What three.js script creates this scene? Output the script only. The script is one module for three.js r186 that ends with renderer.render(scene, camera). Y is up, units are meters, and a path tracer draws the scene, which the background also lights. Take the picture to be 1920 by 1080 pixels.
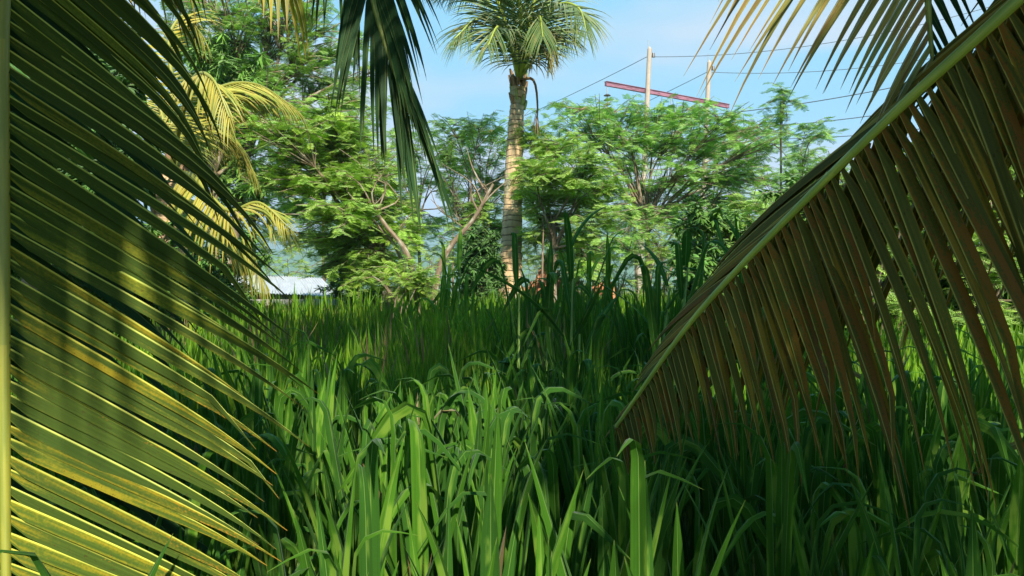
import * as THREE from 'three';
import { mergeGeometries } from 'three/addons/utils/BufferGeometryUtils.js';

// ---------------------------------------------------------------- camera, sky, sun, exposure
const EYE = 1.65, F = 1450;                       // eye height (m); focal length in photo pixels
const EXPOSURE = 2.4;
const scene = new THREE.Scene();
const camera = new THREE.PerspectiveCamera(2 * Math.atan(540 / F) * 180 / Math.PI, 16 / 9, 0.05, 9000);
camera.position.set(0, EYE, 0);
camera.lookAt(0, EYE, -10);
scene.add(camera);

const renderer = new THREE.WebGLRenderer({ antialias: true });
renderer.setSize(1024, 576);
renderer.toneMapping = THREE.LinearToneMapping;
renderer.toneMappingExposure = EXPOSURE;
renderer.shadowMap.enabled = true;

function mulberry(a) {
  return function () {
    a |= 0; a = a + 0x6D2B79F5 | 0;
    let t = Math.imul(a ^ a >>> 15, 1 | a);
    t = t + Math.imul(t ^ t >>> 7, 61 | t) ^ t;
    return ((t ^ t >>> 14) >>> 0) / 4294967296;
  };
}
let rnd = mulberry(7);
const rr = (a, b) => a + (b - a) * rnd();
const lerp = (a, b, t) => a + (b - a) * t;
const clamp = (x, a = 0, b = 1) => Math.min(b, Math.max(a, x));
const smooth = (a, b, x) => { const t = clamp((x - a) / (b - a)); return t * t * (3 - 2 * t); };
function hash(x, y, s) { let h = Math.imul(x | 0, 374761393) ^ Math.imul(y | 0, 668265263) ^ Math.imul(s | 0, 2147483647 ^ 0x5bd1e995); h = Math.imul(h ^ h >>> 13, 1274126177); return ((h ^ h >>> 16) >>> 0) / 4294967296; }
function vnoise(x, y, s = 0, wrap = 0) {
  const xi = Math.floor(x), yi = Math.floor(y), fx = x - xi, fy = y - yi, u = fx * fx * (3 - 2 * fx), v = fy * fy * (3 - 2 * fy);
  const w = q => wrap ? ((q % wrap) + wrap) % wrap : q;
  return lerp(lerp(hash(w(xi), yi, s), hash(w(xi + 1), yi, s), u), lerp(hash(w(xi), yi + 1, s), hash(w(xi + 1), yi + 1, s), u), v);
}
function fbm(x, y, s = 0, o = 4, wrap = 0) { let a = 0.5, t = 0, n = 0; for (let i = 0; i < o; i++) { t += a * vnoise(x, y, s + i, wrap); n += a; x *= 2; y *= 2; wrap *= 2; a *= 0.5; } return t / n; }

{ // sky: pale cyan-blue air with a band of low white cloud all round
  const W = 1024, H = 512, d = new Float32Array(W * H * 4);
  for (let j = 0; j < H; j++) {
    const el = ((j + 0.5) / H - 0.5) * 180;
    for (let i = 0; i < W; i++) {
      const az = i / W;
      const t = clamp(el / 90), k = Math.pow(t, 0.55);
      const hz = 1 - smooth(1, 13, el);
      let r = lerp(0.46, 0.05, k) + 0.34 * hz, g = lerp(0.94, 0.44, k) + 0.06 * hz, b = lerp(1.10, 0.92, k);
      const up = Math.max(el, 0);
      const n = fbm(az * 14, up * 0.16, 11, 5, 14), n2 = fbm(az * 34, up * 0.42, 31, 4, 34);
      let c = smooth(0.36, 0.58, n * 0.7 + n2 * 0.3 + 0.13 * (1 - smooth(2, 15, up)) - 0.10 * smooth(9, 24, up)) * (1 - smooth(14, 26, up));
      c *= 0.95;
      const cw = 0.86 + 0.12 * n2;
      r = lerp(r, 0.86 * cw, c); g = lerp(g, 0.90 * cw, c); b = lerp(b, 0.97 * cw, c);
      const q = (j * W + i) * 4, e = 1 / EXPOSURE;
      d[q] = r * e; d[q + 1] = g * e; d[q + 2] = b * e; d[q + 3] = 1;
    }
  }
  const sky = new THREE.DataTexture(d, W, H, THREE.RGBAFormat, THREE.FloatType);
  sky.mapping = THREE.EquirectangularReflectionMapping; sky.magFilter = sky.minFilter = THREE.LinearFilter; sky.needsUpdate = true;
  scene.background = sky; scene.environment = sky;
}
const SUN = new THREE.Vector3(0.26, 0.643, 0.72).normalize();     // high, behind the camera and a little to its right
const sun = new THREE.DirectionalLight(new THREE.Color(1, 0.94, 0.82), 5);
sun.position.copy(SUN).multiplyScalar(60); sun.target.position.set(0, 0, -8);
sun.castShadow = true; sun.shadow.radius = 2; sun.shadow.mapSize.set(4096, 4096);
Object.assign(sun.shadow.camera, { left: -40, right: 40, top: 40, bottom: -40, near: 1, far: 140 });
scene.add(sun, sun.target);

// ---------------------------------------------------------------- helpers
const V = (x, y, z) => new THREE.Vector3(x, y, z);
const P = (px, py, d) => V((px - 960) / F * d, EYE + (540 - py) / F * d, -d);     // a point seen at photo pixel px, py at depth d
const taken = {};
function numbered(n) { const k = taken[n] = (taken[n] ?? -1) + 1; return k ? n + '_' + String(k).padStart(3, '0') : n; }
function shade(o) { o.castShadow = o.receiveShadow = true; return o; }
function thing(name, label, category, pos = V(0, 0, 0), group) {
  const o = new THREE.Group(); o.name = numbered(name); o.position.copy(pos); o.userData = { label, category };
  if (group) o.userData.group = group;
  scene.add(o); return o;
}
function part(name, geo, mat, parent, kind) {
  const m = shade(new THREE.Mesh(geo, mat)); m.name = name; parent.add(m);
  if (kind) m.userData.kind = kind;
  return m;
}
function structure(name, geo, mat) { const m = part(name, geo, mat, scene, 'structure'); return m; }

class MB {   // collects strips and tubes into one geometry
  constructor(origin) { this.p = []; this.u = []; this.c = []; this.i = []; this.o = origin || V(0, 0, 0); }
  vert(v, u, w, c) { this.p.push(v.x - this.o.x, v.y - this.o.y, v.z - this.o.z); this.u.push(u, w); this.c.push(c[0], c[1], c[2]); return this.p.length / 3 - 1; }
  // a folded blade: midrib along a bending line, one lamina on each side
  blade(base, dir, ridge, L, W, o) {
    const { n = 8, sag = 0, sagPow = 1, fold = 0.7, prof = palmProf, col = [1, 1, 1], twist = 0, kink = null, wob = 0, ang = null } = o;
    const p = base.clone(), d = dir.clone().normalize(), r = ridge.clone();
    const ca = Math.cos(fold), sa = Math.sin(fold), z = V(0, 0, 0), q = V(0, 0, 0);
    const s0 = this.p.length / 3, h = L / n;
    for (let k = 0; k <= n; k++) {
      const s = k / n, w = W * prof(s);
      if (ang) d.set(Math.sin(ang(s)), Math.cos(ang(s)), 0);
      r.addScaledVector(d, -r.dot(d)).normalize(); z.crossVectors(d, r);
      if (twist) { r.applyAxisAngle(d, twist / n); z.crossVectors(d, r); }
      const c2 = ca, wv = wob ? 1 + wob * Math.sin(s * 19 + L * 50) : 1;
      q.copy(p).addScaledVector(r, -w * c2 * wv).addScaledVector(z, w * sa * wv); this.vert(q, s, 1, col);
      this.vert(p, s, 0.5, col); this.vert(p, s, 0.5, col);
      q.copy(p).addScaledVector(r, -w * c2).addScaledVector(z, -w * sa); this.vert(q, s, 0, col);
      if (k < n) {
        const a = s0 + k * 4, b = a + 4;
        this.i.push(a, b, a + 1, a + 1, b, b + 1, a + 2, b + 2, a + 3, a + 3, b + 2, b + 3);
      }
      p.addScaledVector(d, h);
      d.y -= sag * Math.pow(s + 0.5 / n, sagPow) / n * (1 + sagPow);
      if (kink && s >= kink[0] && s < kink[0] + 1 / n) { d.x += kink[1]; d.y += kink[2]; d.z += kink[3]; }
      d.normalize();
    }
    return this;
  }
  tube(pts, rad, seg = 8, col = [1, 1, 1], vlen = 1) {   // pts: array of Vector3; rad: radius per point or function of 0..1
    const s0 = this.p.length / 3, N = pts.length, t = V(0, 0, 0), a = V(0, 0, 0), b = V(0, 0, 0), q = V(0, 0, 0);
    let ref = null, len = 0;
    for (let k = 0; k < N; k++) {
      t.copy(pts[Math.min(k + 1, N - 1)]).sub(pts[Math.max(k - 1, 0)]).normalize();
      if (!ref) ref = Math.abs(t.y) < 0.9 ? V(0, 1, 0) : V(0, 0, 1);
      a.copy(ref).addScaledVector(t, -ref.dot(t)).normalize(); ref.copy(a); b.crossVectors(t, a);
      if (k) len += pts[k].distanceTo(pts[k - 1]);
      const R = typeof rad === 'function' ? rad(k / (N - 1), k) : rad;
      for (let j = 0; j <= seg; j++) {
        const f = j / seg * Math.PI * 2;
        q.copy(pts[k]).addScaledVector(a, Math.cos(f) * R).addScaledVector(b, Math.sin(f) * R);
        this.vert(q, j / seg, len / vlen, col);
      }
      if (k) for (let j = 0; j < seg; j++) { const x = s0 + (k - 1) * (seg + 1) + j, y = x + seg + 1; this.i.push(x, x + 1, y, y, x + 1, y + 1); }
    }
    return this;
  }
  geo() {
    const g = new THREE.BufferGeometry();
    g.setAttribute('position', new THREE.Float32BufferAttribute(this.p, 3)); g.setAttribute('uv', new THREE.Float32BufferAttribute(this.u, 2));
    g.setAttribute('color', new THREE.Float32BufferAttribute(this.c, 3)); g.setIndex(this.i); g.computeVertexNormals();
    return g;
  }
}
const palmProf = s => (0.45 + 0.55 * smooth(0, 0.10, s)) * (s < 0.45 ? 1 : Math.max(0.03, 1 - Math.pow((s - 0.45) / 0.55, 1.35)));
const grassProf = s => (0.6 + 0.4 * smooth(0, 0.25, s)) * (s < 0.55 ? 1 : Math.max(0.02, 1 - Math.pow((s - 0.55) / 0.45, 2.2)));
const curve = (pts, n) => new THREE.CatmullRomCurve3(pts, false, 'centripetal').getPoints(n);

function tex(W, H, fn, srgb = true, wrapS = THREE.RepeatWrapping, wrapT = wrapS) {
  const d = new Uint8Array(W * H * 4);
  for (let j = 0; j < H; j++) for (let i = 0; i < W; i++) {
    const c = fn((i + 0.5) / W, (j + 0.5) / H), q = (j * W + i) * 4;
    d[q] = clamp(c[0]) * 255; d[q + 1] = clamp(c[1]) * 255; d[q + 2] = clamp(c[2]) * 255; d[q + 3] = 255;
  }
  const t = new THREE.DataTexture(d, W, H); if (srgb) t.colorSpace = THREE.SRGBColorSpace;
  t.wrapS = wrapS; t.wrapT = wrapT; t.magFilter = t.minFilter = THREE.LinearFilter; t.needsUpdate = true; return t;
}
const mixc = (a, b, t) => [lerp(a[0], b[0], t), lerp(a[1], b[1], t), lerp(a[2], b[2], t)];
const hx = h => [(h >> 16 & 255) / 255, (h >> 8 & 255) / 255, (h & 255) / 255];

// leaflet skins: u runs from base to tip, v across; midrib in the middle. Yellowing and rust are blotches with ragged, speckled outlines.
function leafletTex(seed, { green, rib, yellow, brown, ym, bm, tip = 0.1, ribW = 0.05 }) {
  return tex(512, 48, (u, v) => {
    const e = Math.abs(v - 0.5) * 2;
    const vein = vnoise(v * 40, u * 3, seed) * 0.5 + vnoise(v * 90, u * 6, seed + 3) * 0.5;
    let c = mixc(green, [green[0] * 0.62, green[1] * 0.68, green[2] * 0.62], vein * 0.9);
    const sp = vnoise(u * 190, v * 22, seed + 9), n = fbm(u * 3, v * 7 + seed, seed + 1, 4), n2 = fbm(u * 5 + 7, v * 3, seed + 5, 4);
    const y = smooth(0.34, 0.78, n + ym - 0.5 + 0.16 * (sp - 0.5));
    c = mixc(c, yellow, y * 0.78);
    const b = smooth(0.50, 0.64, n2 + bm - 0.5 + 0.25 * (sp - 0.5));
    c = mixc(c, brown, b * 0.85);
    c = mixc(c, brown, smooth(1 - tip, 1, u + 0.3 * tip * (sp - 0.5)) * 0.9);
    if (sp > 0.86 && vnoise(u * 60, v * 9, seed + 20) > 0.62) c = mixc(c, hx(0x3a2a12), 0.5);
    return mixc(c, rib, 1 - smooth(ribW, ribW + 0.09, e));
  }, true, THREE.ClampToEdgeWrapping);
}
function leafMat(map, o = {}) {
  return new THREE.MeshPhysicalMaterial({ map, vertexColors: true, side: THREE.DoubleSide, roughness: o.rough ?? 0.92, transmission: o.trans ?? 0.28, thickness: 0, ior: 1.4, specularIntensity: o.spec ?? 0.7, clearcoat: o.coat ?? 0.22, clearcoatRoughness: 0.38, color: o.color ?? 0xffffff });
}
const GREEN = hx(0x5f8a2c), DKGREEN = hx(0x3f6b30), LIME = hx(0xaebb4c);
const skins = {
  left: [0, 1, 2].map(k => leafMat(leafletTex(40 + k * 7, { green: hx(0x44561a), rib: hx(0xb6ba58), yellow: hx(0x86801f), brown: hx(0x7a5a22), ym: [0.28, 0.35, 0.42][k], bm: 0.26, tip: 0.05, ribW: 0.09 }), { trans: 0.2, coat: 0.05, spec: 0.35 })),
  lowleft: [0, 1, 2].map(k => leafMat(leafletTex(140 + k * 7, { green: hx(0x4c5e1c), rib: hx(0xb8b448), yellow: hx(0x9c841a), brown: hx(0xa87022), ym: [0.38, 0.45, 0.52][k], bm: [0.26, 0.33, 0.30][k], tip: 0.06, ribW: 0.09 }), { trans: 0.2, coat: 0.05, spec: 0.35 })),
  right: [0, 1, 2].map(k => leafMat(leafletTex(240 + k * 7, { green: hx(0x5a5c22), rib: hx(0xa29a50), yellow: hx(0x96761f), brown: hx(0x7a501a), ym: [0.46, 0.54, 0.44][k], bm: [0.36, 0.44, 0.50][k], tip: 0.18 }), { trans: 0.25, coat: 0.12, spec: 0.4 })),
  dry: [0, 1, 2].map(k => leafMat(leafletTex(340 + k * 7, { green: hx(0x8b8f4e), rib: hx(0xb9b486), yellow: hx(0xb0974a), brown: hx(0x8a6a3c), ym: [0.5, 0.56, 0.6][k], bm: [0.40, 0.46, 0.42][k], tip: 0.25 }), { trans: 0.35 })),
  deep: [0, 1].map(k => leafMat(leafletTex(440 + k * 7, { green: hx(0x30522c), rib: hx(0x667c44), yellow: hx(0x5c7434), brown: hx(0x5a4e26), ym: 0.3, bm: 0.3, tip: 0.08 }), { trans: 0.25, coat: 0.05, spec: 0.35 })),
  yellow: [0, 1].map(k => leafMat(leafletTex(540 + k * 7, { green: hx(0x93a238), rib: hx(0xd0ca70), yellow: hx(0xc9b040), brown: hx(0xa88038), ym: [0.52, 0.6][k], bm: 0.38, tip: 0.2 }), { trans: 0.35 })),
  far: [0, 1].map(k => leafMat(leafletTex(640 + k * 7, { green: hx(0x587f44), rib: hx(0x9aa45c), yellow: hx(0x8a9448), brown: hx(0x9a8550), ym: 0.44, bm: 0.34, tip: 0.22 }), { trans: 0.3 })),
};
const rachisTex = (seed, a, b) => tex(64, 256, (u, v) => { const n = fbm(u * 6, v * 5, seed, 4), s = vnoise(u * 24, v * 3, seed + 2); let c = mixc(a, b, smooth(0.35, 0.7, n * 0.7 + s * 0.3)); return c; });
const rachisMat = {
  lime: new THREE.MeshPhysicalMaterial({ map: rachisTex(3, hx(0x9aa640), hx(0x7d9036)), roughness: 0.5, clearcoat: 0.2, clearcoatRoughness: 0.4 }),
  yellow: new THREE.MeshPhysicalMaterial({ map: rachisTex(5, hx(0x8c8a30), hx(0x747c2c)), roughness: 0.5, clearcoat: 0.2, clearcoatRoughness: 0.4 }),
  olive: new THREE.MeshStandardMaterial({ map: rachisTex(6, hx(0x97a052), hx(0x757f3c)), roughness: 0.6 }),
};

// ---------------------------------------------------------------- ground and hills
{
  const t = tex(256, 256, (u, v) => { const n = fbm(u * 8, v * 8, 77, 5, 8), g = vnoise(u * 64, v * 64, 80, 64); return mixc(hx(0x4b4a26), hx(0x5c7030), smooth(0.35, 0.65, n * 0.7 + g * 0.3)); });
  t.repeat.set(1600, 1600);
  const g = new THREE.PlaneGeometry(9000, 9000, 1, 1); g.rotateX(-Math.PI / 2);
  structure('ground', g, new THREE.MeshStandardMaterial({ map: t, roughness: 1 }));
}
function hill(d, baseH, amp, seed, col) {       // a wooded ridge with its own depth, running across the view
  const nx = 260, nz = 26, g = new THREE.PlaneGeometry(d * 3.2, d * 0.6, nx, nz); g.rotateX(-Math.PI / 2); g.translate(0, 0, -d * 1.3);
  const p = g.attributes.position;
  for (let i = 0; i < p.count; i++) {
    const x = p.getX(i), z = p.getZ(i), t = clamp((-z - d) / (d * 0.6));
    const ridge = Math.sin(Math.PI * clamp(t * 1.05)) * 1.0;
    const prof = fbm(x / d * 3 + 9, seed, seed, 4), rough = fbm(x / d * 40, z / d * 40, seed + 4, 3);
    p.setY(i, -2 + Math.pow(Math.max(ridge, 0), 0.8) * (baseH + amp * (prof - 0.5) * 2) + ridge * rough * baseH * 0.10);
  }
  g.computeVertexNormals();
  const t = tex(256, 256, (u, v) => { const n = fbm(u * 16, v * 16, seed + 30, 4, 16); return mixc(hx(0x2f4a26), hx(0x56753a), n); }); t.repeat.set(40, 8);
  structure('hills', g, new THREE.MeshStandardMaterial({ map: t, roughness: 1, color: col })).name = numbered('hills');
}
hill(900, 62, 26, 3, 0xffffff);
hill(1900, 205, 70, 8, 0xffffff);
scene.fog = new THREE.FogExp2(new THREE.Color(0.55, 0.76, 1.0), 0.0005);

// ---------------------------------------------------------------- palms
// rachis + leaflets. leafFn(t, side) gives { dir, ridge, L, W, sag, mat } or null; singly: every leaflet a mesh of its own under the frond
function frond(parent, pts, o) {
  const n = 40, path = curve(pts, n), rb = new MB(parent.position);
  rb.tube(path, t => lerp(o.r0, o.r1, Math.pow(t, 0.8)), o.seg ?? 8, [1, 1, 1], 0.5);
  const f = part('frond', rb.geo(), o.rmat, parent);
  const cv = new THREE.CatmullRomCurve3(pts, false, 'centripetal'), len = cv.getLength();
  const t0 = o.t0 ?? 0.2, cnt = Math.floor(len * (1 - t0) / o.spacing), merged = new Map();
  const T = V(0, 0, 0);
  for (let k = 0; k <= cnt; k++) for (const side of (o.sides ?? [1, -1])) {
    const t = clamp(t0 + (1 - t0) * (k + (side > 0 ? 0 : 0.45) + rr(-0.12, 0.12)) / cnt);
    cv.getTangentAt(t, T);
    const base = cv.getPointAt(t), q = o.leaf(t, side, T.clone(), base);
    if (!q) continue;
    base.addScaledVector(q.dir.clone().normalize(), lerp(o.r0, o.r1, t) * 0.5);
    const j = 1 + rr(-0.14, 0.14), col = [j * rr(0.94, 1.06), j, j * rr(0.92, 1.08)];
    const opt = { n: q.n ?? (o.singly ? 10 : 5), sag: q.sag ?? 0.5, sagPow: q.sagPow ?? 1, fold: q.fold ?? 0.7, col, twist: q.twist ?? 0, kink: q.kink };
    if (o.singly) { const b = new MB(parent.position); b.blade(base, q.dir, q.ridge, q.L, q.W, opt); part('leaflet', b.geo(), q.mat, f); }
    else { if (!merged.has(q.mat)) merged.set(q.mat, new MB(parent.position)); merged.get(q.mat).blade(base, q.dir, q.ridge, q.L, q.W, opt); }
  }
  for (const [m, b] of merged) part('leaflets', b.geo(), m, f, 'stuff');
  return f;
}
// ordinary coconut leaflets: lean towards the tip, spread to both sides, hang a little
function plainLeaf({ L, W, mats, theta = 0.85, droop = 0.35, sag = 0.9, up = V(0, 1, 0), fold = 0.7 }) {
  return (t, side, T) => {
    const B = V(0, 0, 0).crossVectors(T, up); if (B.lengthSq() < 0.02) B.set(1, 0, 0); B.normalize();
    const N = V(0, 0, 0).crossVectors(B, T).normalize();
    const th = theta * lerp(1.1, 0.45, Math.pow(t, 2)) + rr(-0.08, 0.08), dr = droop + rr(-0.15, 0.2);
    const dir = T.clone().multiplyScalar(Math.cos(th)).addScaledVector(B, side * Math.sin(th) * Math.cos(dr)).addScaledVector(N, -Math.sin(th) * Math.sin(dr)).normalize();
    const l = L * (0.55 + 0.45 * smooth(0.1, 0.4, t)) * (1 - 0.55 * smooth(0.6, 1, t)) * rr(0.88, 1.1);
    return { dir, ridge: N.clone().addScaledVector(T, 0.2), L: l, W: W * (1 - 0.4 * smooth(0.7, 1, t)), sag: sag * rr(0.7, 1.3), fold, mat: mats[Math.floor(rnd() * mats.length)] };
  };
}
const barkTex = tex(256, 512, (u, v) => {
  const ring = Math.abs(((v * 16 + 1.1 * fbm(u * 3, v * 9, 21, 4, 3)) % 1) - 0.5) * 2, f = fbm(u * 30, v * 12, 22, 4, 30), st = fbm(u * 8, v * 3, 24, 3, 8);
  let c = mixc(hx(0xa88a66), hx(0xcdb28a), f); c = mixc(c, hx(0x54442f), smooth(0.7, 0.98, ring) * 0.6); return mixc(c, hx(0x9a9a82), smooth(0.55, 0.72, st) * 0.6);
});
const barkBump = tex(256, 512, (u, v) => { const ring = Math.abs(((v * 16 + 1.1 * fbm(u * 3, v * 9, 21, 4, 3)) % 1) - 0.5) * 2, f = fbm(u * 40, v * 14, 25, 4, 40); const h = 0.5 * f + 0.5 * (1 - smooth(0.8, 0.97, ring)); return [h, h, h]; }, false);
const barkMat = new THREE.MeshStandardMaterial({ map: barkTex, bumpMap: barkBump, bumpScale: 0.02, roughness: 0.95 });
const fibreTex = tex(128, 256, (u, v) => { const f = fbm(u * 40, v * 6, 51, 4, 40), g = fbm(u * 6, v * 8, 54, 3, 6); return mixc(hx(0x5f4630), hx(0xb39468), f * 0.6 + g * 0.5 - 0.1); });
const fibreMat = new THREE.MeshStandardMaterial({ map: fibreTex, roughness: 1 });
function palmTrunk(parent, pts, rad) {
  const path = curve(pts, 90), b = new MB(parent.position);
  b.tube(path, (t, k) => rad(t) * (1 + 0.05 * Math.sin(k * 2.1) + 0.07 * (hash(k, 3, 5) - 0.5)), 18, [1, 1, 1], 1.6);
  return part('trunk', b.geo(), barkMat, parent);
}
function leafBases(parent, c, r, n, y0, y1) {          // stubs of old stalks round the top of the trunk
  for (let k = 0; k < n; k++) {
    const a = k * 2.4, y = lerp(y0, y1, k / n), b = new MB(parent.position), o = V(Math.cos(a), 0, Math.sin(a));
    const p0 = V(c.x, y, c.z).addScaledVector(o, r * 0.75), p1 = p0.clone().addScaledVector(o, r * 0.45).add(V(0, r * 1.1, 0)), p2 = p1.clone().addScaledVector(o, r * 0.5 * rr(0.2, 0.9)).add(V(0, r * rr(0.3, 1.1), 0));
    b.tube(curve([p0, p1, p2], 6), t => r * lerp(0.42, 0.14, t), 7, [1, 1, 1], 0.4);
    part('leaf_base', b.geo(), k % 3 ? fibreMat : rachisMat.olive, parent);
  }
}

// --- the coconut palm in the middle distance
{
  const D = 13, base = P(955, 560, D); base.y = 0;
  const t = thing('coconut_palm', 'coconut palm with bare ringed trunk standing in the middle of the grass field', 'palm tree', base);
  const c = P(973, 150, D);
  palmTrunk(t, [base, P(956, 560, D), P(961, 400, D), P(967, 240, D), P(972, 165, D)], s => s < 0.3 ? lerp(0.25, 0.195, s / 0.3) : s < 0.9 ? lerp(0.195, 0.115, (s - 0.3) / 0.6) : lerp(0.115, 0.15, (s - 0.9) / 0.1));
  leafBases(t, P(972, 165, D), 0.105, 26, P(0, 205, D).y, P(0, 145, D).y);
  const L = plainLeaf({ L: 0.98, W: 0.018, mats: skins.far, theta: 0.85, droop: 0.5, sag: 1.25, fold: 0.8 });
  const F_ = (pts, sp = 0.04) => frond(t, pts, { r0: 0.045, r1: 0.008, rmat: rachisMat.lime, spacing: sp, t0: 0.22, leaf: L, seg: 6 });
  const q = (px, py, dz = 0) => P(px, py, D + dz);
  F_([c, q(955, 80, -.2), q(900, 35, -.5), q(852, 72, -.8)]);
  F_([c, q(950, 60, .5), q(890, -20, 1.0), q(825, -10, 1.5)]);
  F_([c, q(940, 20, -.6), q(880, -90, -1.0), q(790, -110, -1.3)]);
  F_([c, q(962, 20, -.4), q(930, -120, -.8), q(880, -230, -1.2)]);
  F_([c, q(985, 0, .2), q(975, -150, .3), q(950, -300, .6)]);
  F_([c, q(1000, 10, -.5), q(1030, -130, -1.0), q(1060, -250, -1.5)]);
  F_([c, q(1015, 40, .5), q(1065, -80, 1.0), q(1120, -160, 1.4)]);
  F_([c, q(1005, 75, -.4), q(1045, 10, -.9), q(1085, 15, -1.3), q(1100, 60, -1.5)]);
  F_([c, q(1000, 90, .5), q(1040, 52, 1.0), q(1075, 75, 1.4)]);
  F_([c, q(990, 80, -.9), q(1010, 30, -1.3), q(1018, 70, -1.7)]);
  F_([c, q(960, 90, -.8), q(935, 50, -1.3), q(915, 85, -1.7)]);
  F_([c, q(980, 70, 1.0), q(985, -10, 2.0), q(990, -20, 2.8)]);
  F_([c, q(975, 10, -1.2), q(965, -60, -1.6), q(960, -60, -2.0)]);
  // dry flower stalk hanging under the crown
  const b = new MB(base); b.tube(curve([c, q(1000, 150, -.3), q(1008, 205, -.35), q(1005, 240, -.35)], 12), s => lerp(0.03, 0.008, s), 6);
  for (let k = 0; k < 9; k++) b.tube([q(1007, 205 + k * 3, -.35), q(1007 + rr(-9, 9), 240 + k * 2, -.35 + rr(-.1, .1))], 0.006, 4);
  part('dry_stalk', b.geo(), fibreMat, t);
  // one withered brown frond
  frond(t, [c, q(1010, 95, -.8), q(1034, 62, -1.1), q(1030, 120, -1.3)], { r0: 0.035, r1: 0.008, rmat: rachisMat.olive, spacing: 0.05, t0: 0.3, leaf: plainLeaf({ L: 0.6, W: 0.02, mats: skins.dry, droop: 1.0, sag: 2.2 }), seg: 6 });
}
// --- the yellowing palm behind the frond on the left
{
  const D = 7.5, base = P(318, 540, D); base.y = 0;
  const t = thing('coconut_palm', 'young coconut palm with yellowing fronds partly hidden behind the big frond on the left', 'palm tree', base);
  const c = P(320, 330, D), q = (px, py, dz = 0) => P(px, py, D + dz);
  palmTrunk(t, [base, P(318, 430, D), c], s => lerp(0.19, 0.13, s));
  leafBases(t, c, 0.13, 12, c.y - 0.5, c.y + 0.05);
  const L = plainLeaf({ L: 0.62, W: 0.017, mats: skins.yellow, theta: 0.95, droop: 0.8, sag: 1.6, fold: 0.8 });
  const F_ = pts => frond(t, pts, { r0: 0.035, r1: 0.007, rmat: rachisMat.yellow, spacing: 0.032, t0: 0.2, leaf: L, seg: 6 });
  F_([c, q(352, 230, .1), q(410, 165, .2), q(480, 158, .4), q(556, 205, .6)]);
  F_([c, q(325, 180, .2), q(320, 60, .4), q(350, 28, .5), q(385, 75, .6)]);
  F_([c, q(360, 330, -.5), q(430, 395, -.8), q(485, 380, -.9), q(545, 430, -1.0)]);
  F_([c, q(350, 370, .4), q(400, 420, .8), q(455, 460, 1.0), q(505, 545, 1.1)]);
  F_([c, q(300, 200, 0), q(240, 100, .2), q(160, 90, .4)]);
  F_([c, q(270, 300, -.2), q(180, 280, -.4), q(90, 360, -.5)]);
  F_([c, q(340, 220, -.5), q(370, 140, -.9), q(400, 150, -1.1), q(430, 220, -1.2)]);
  F_([c, q(330, 290, .8), q(380, 230, 1.5), q(440, 260, 1.9), q(480, 330, 2.1)]);
}

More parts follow.
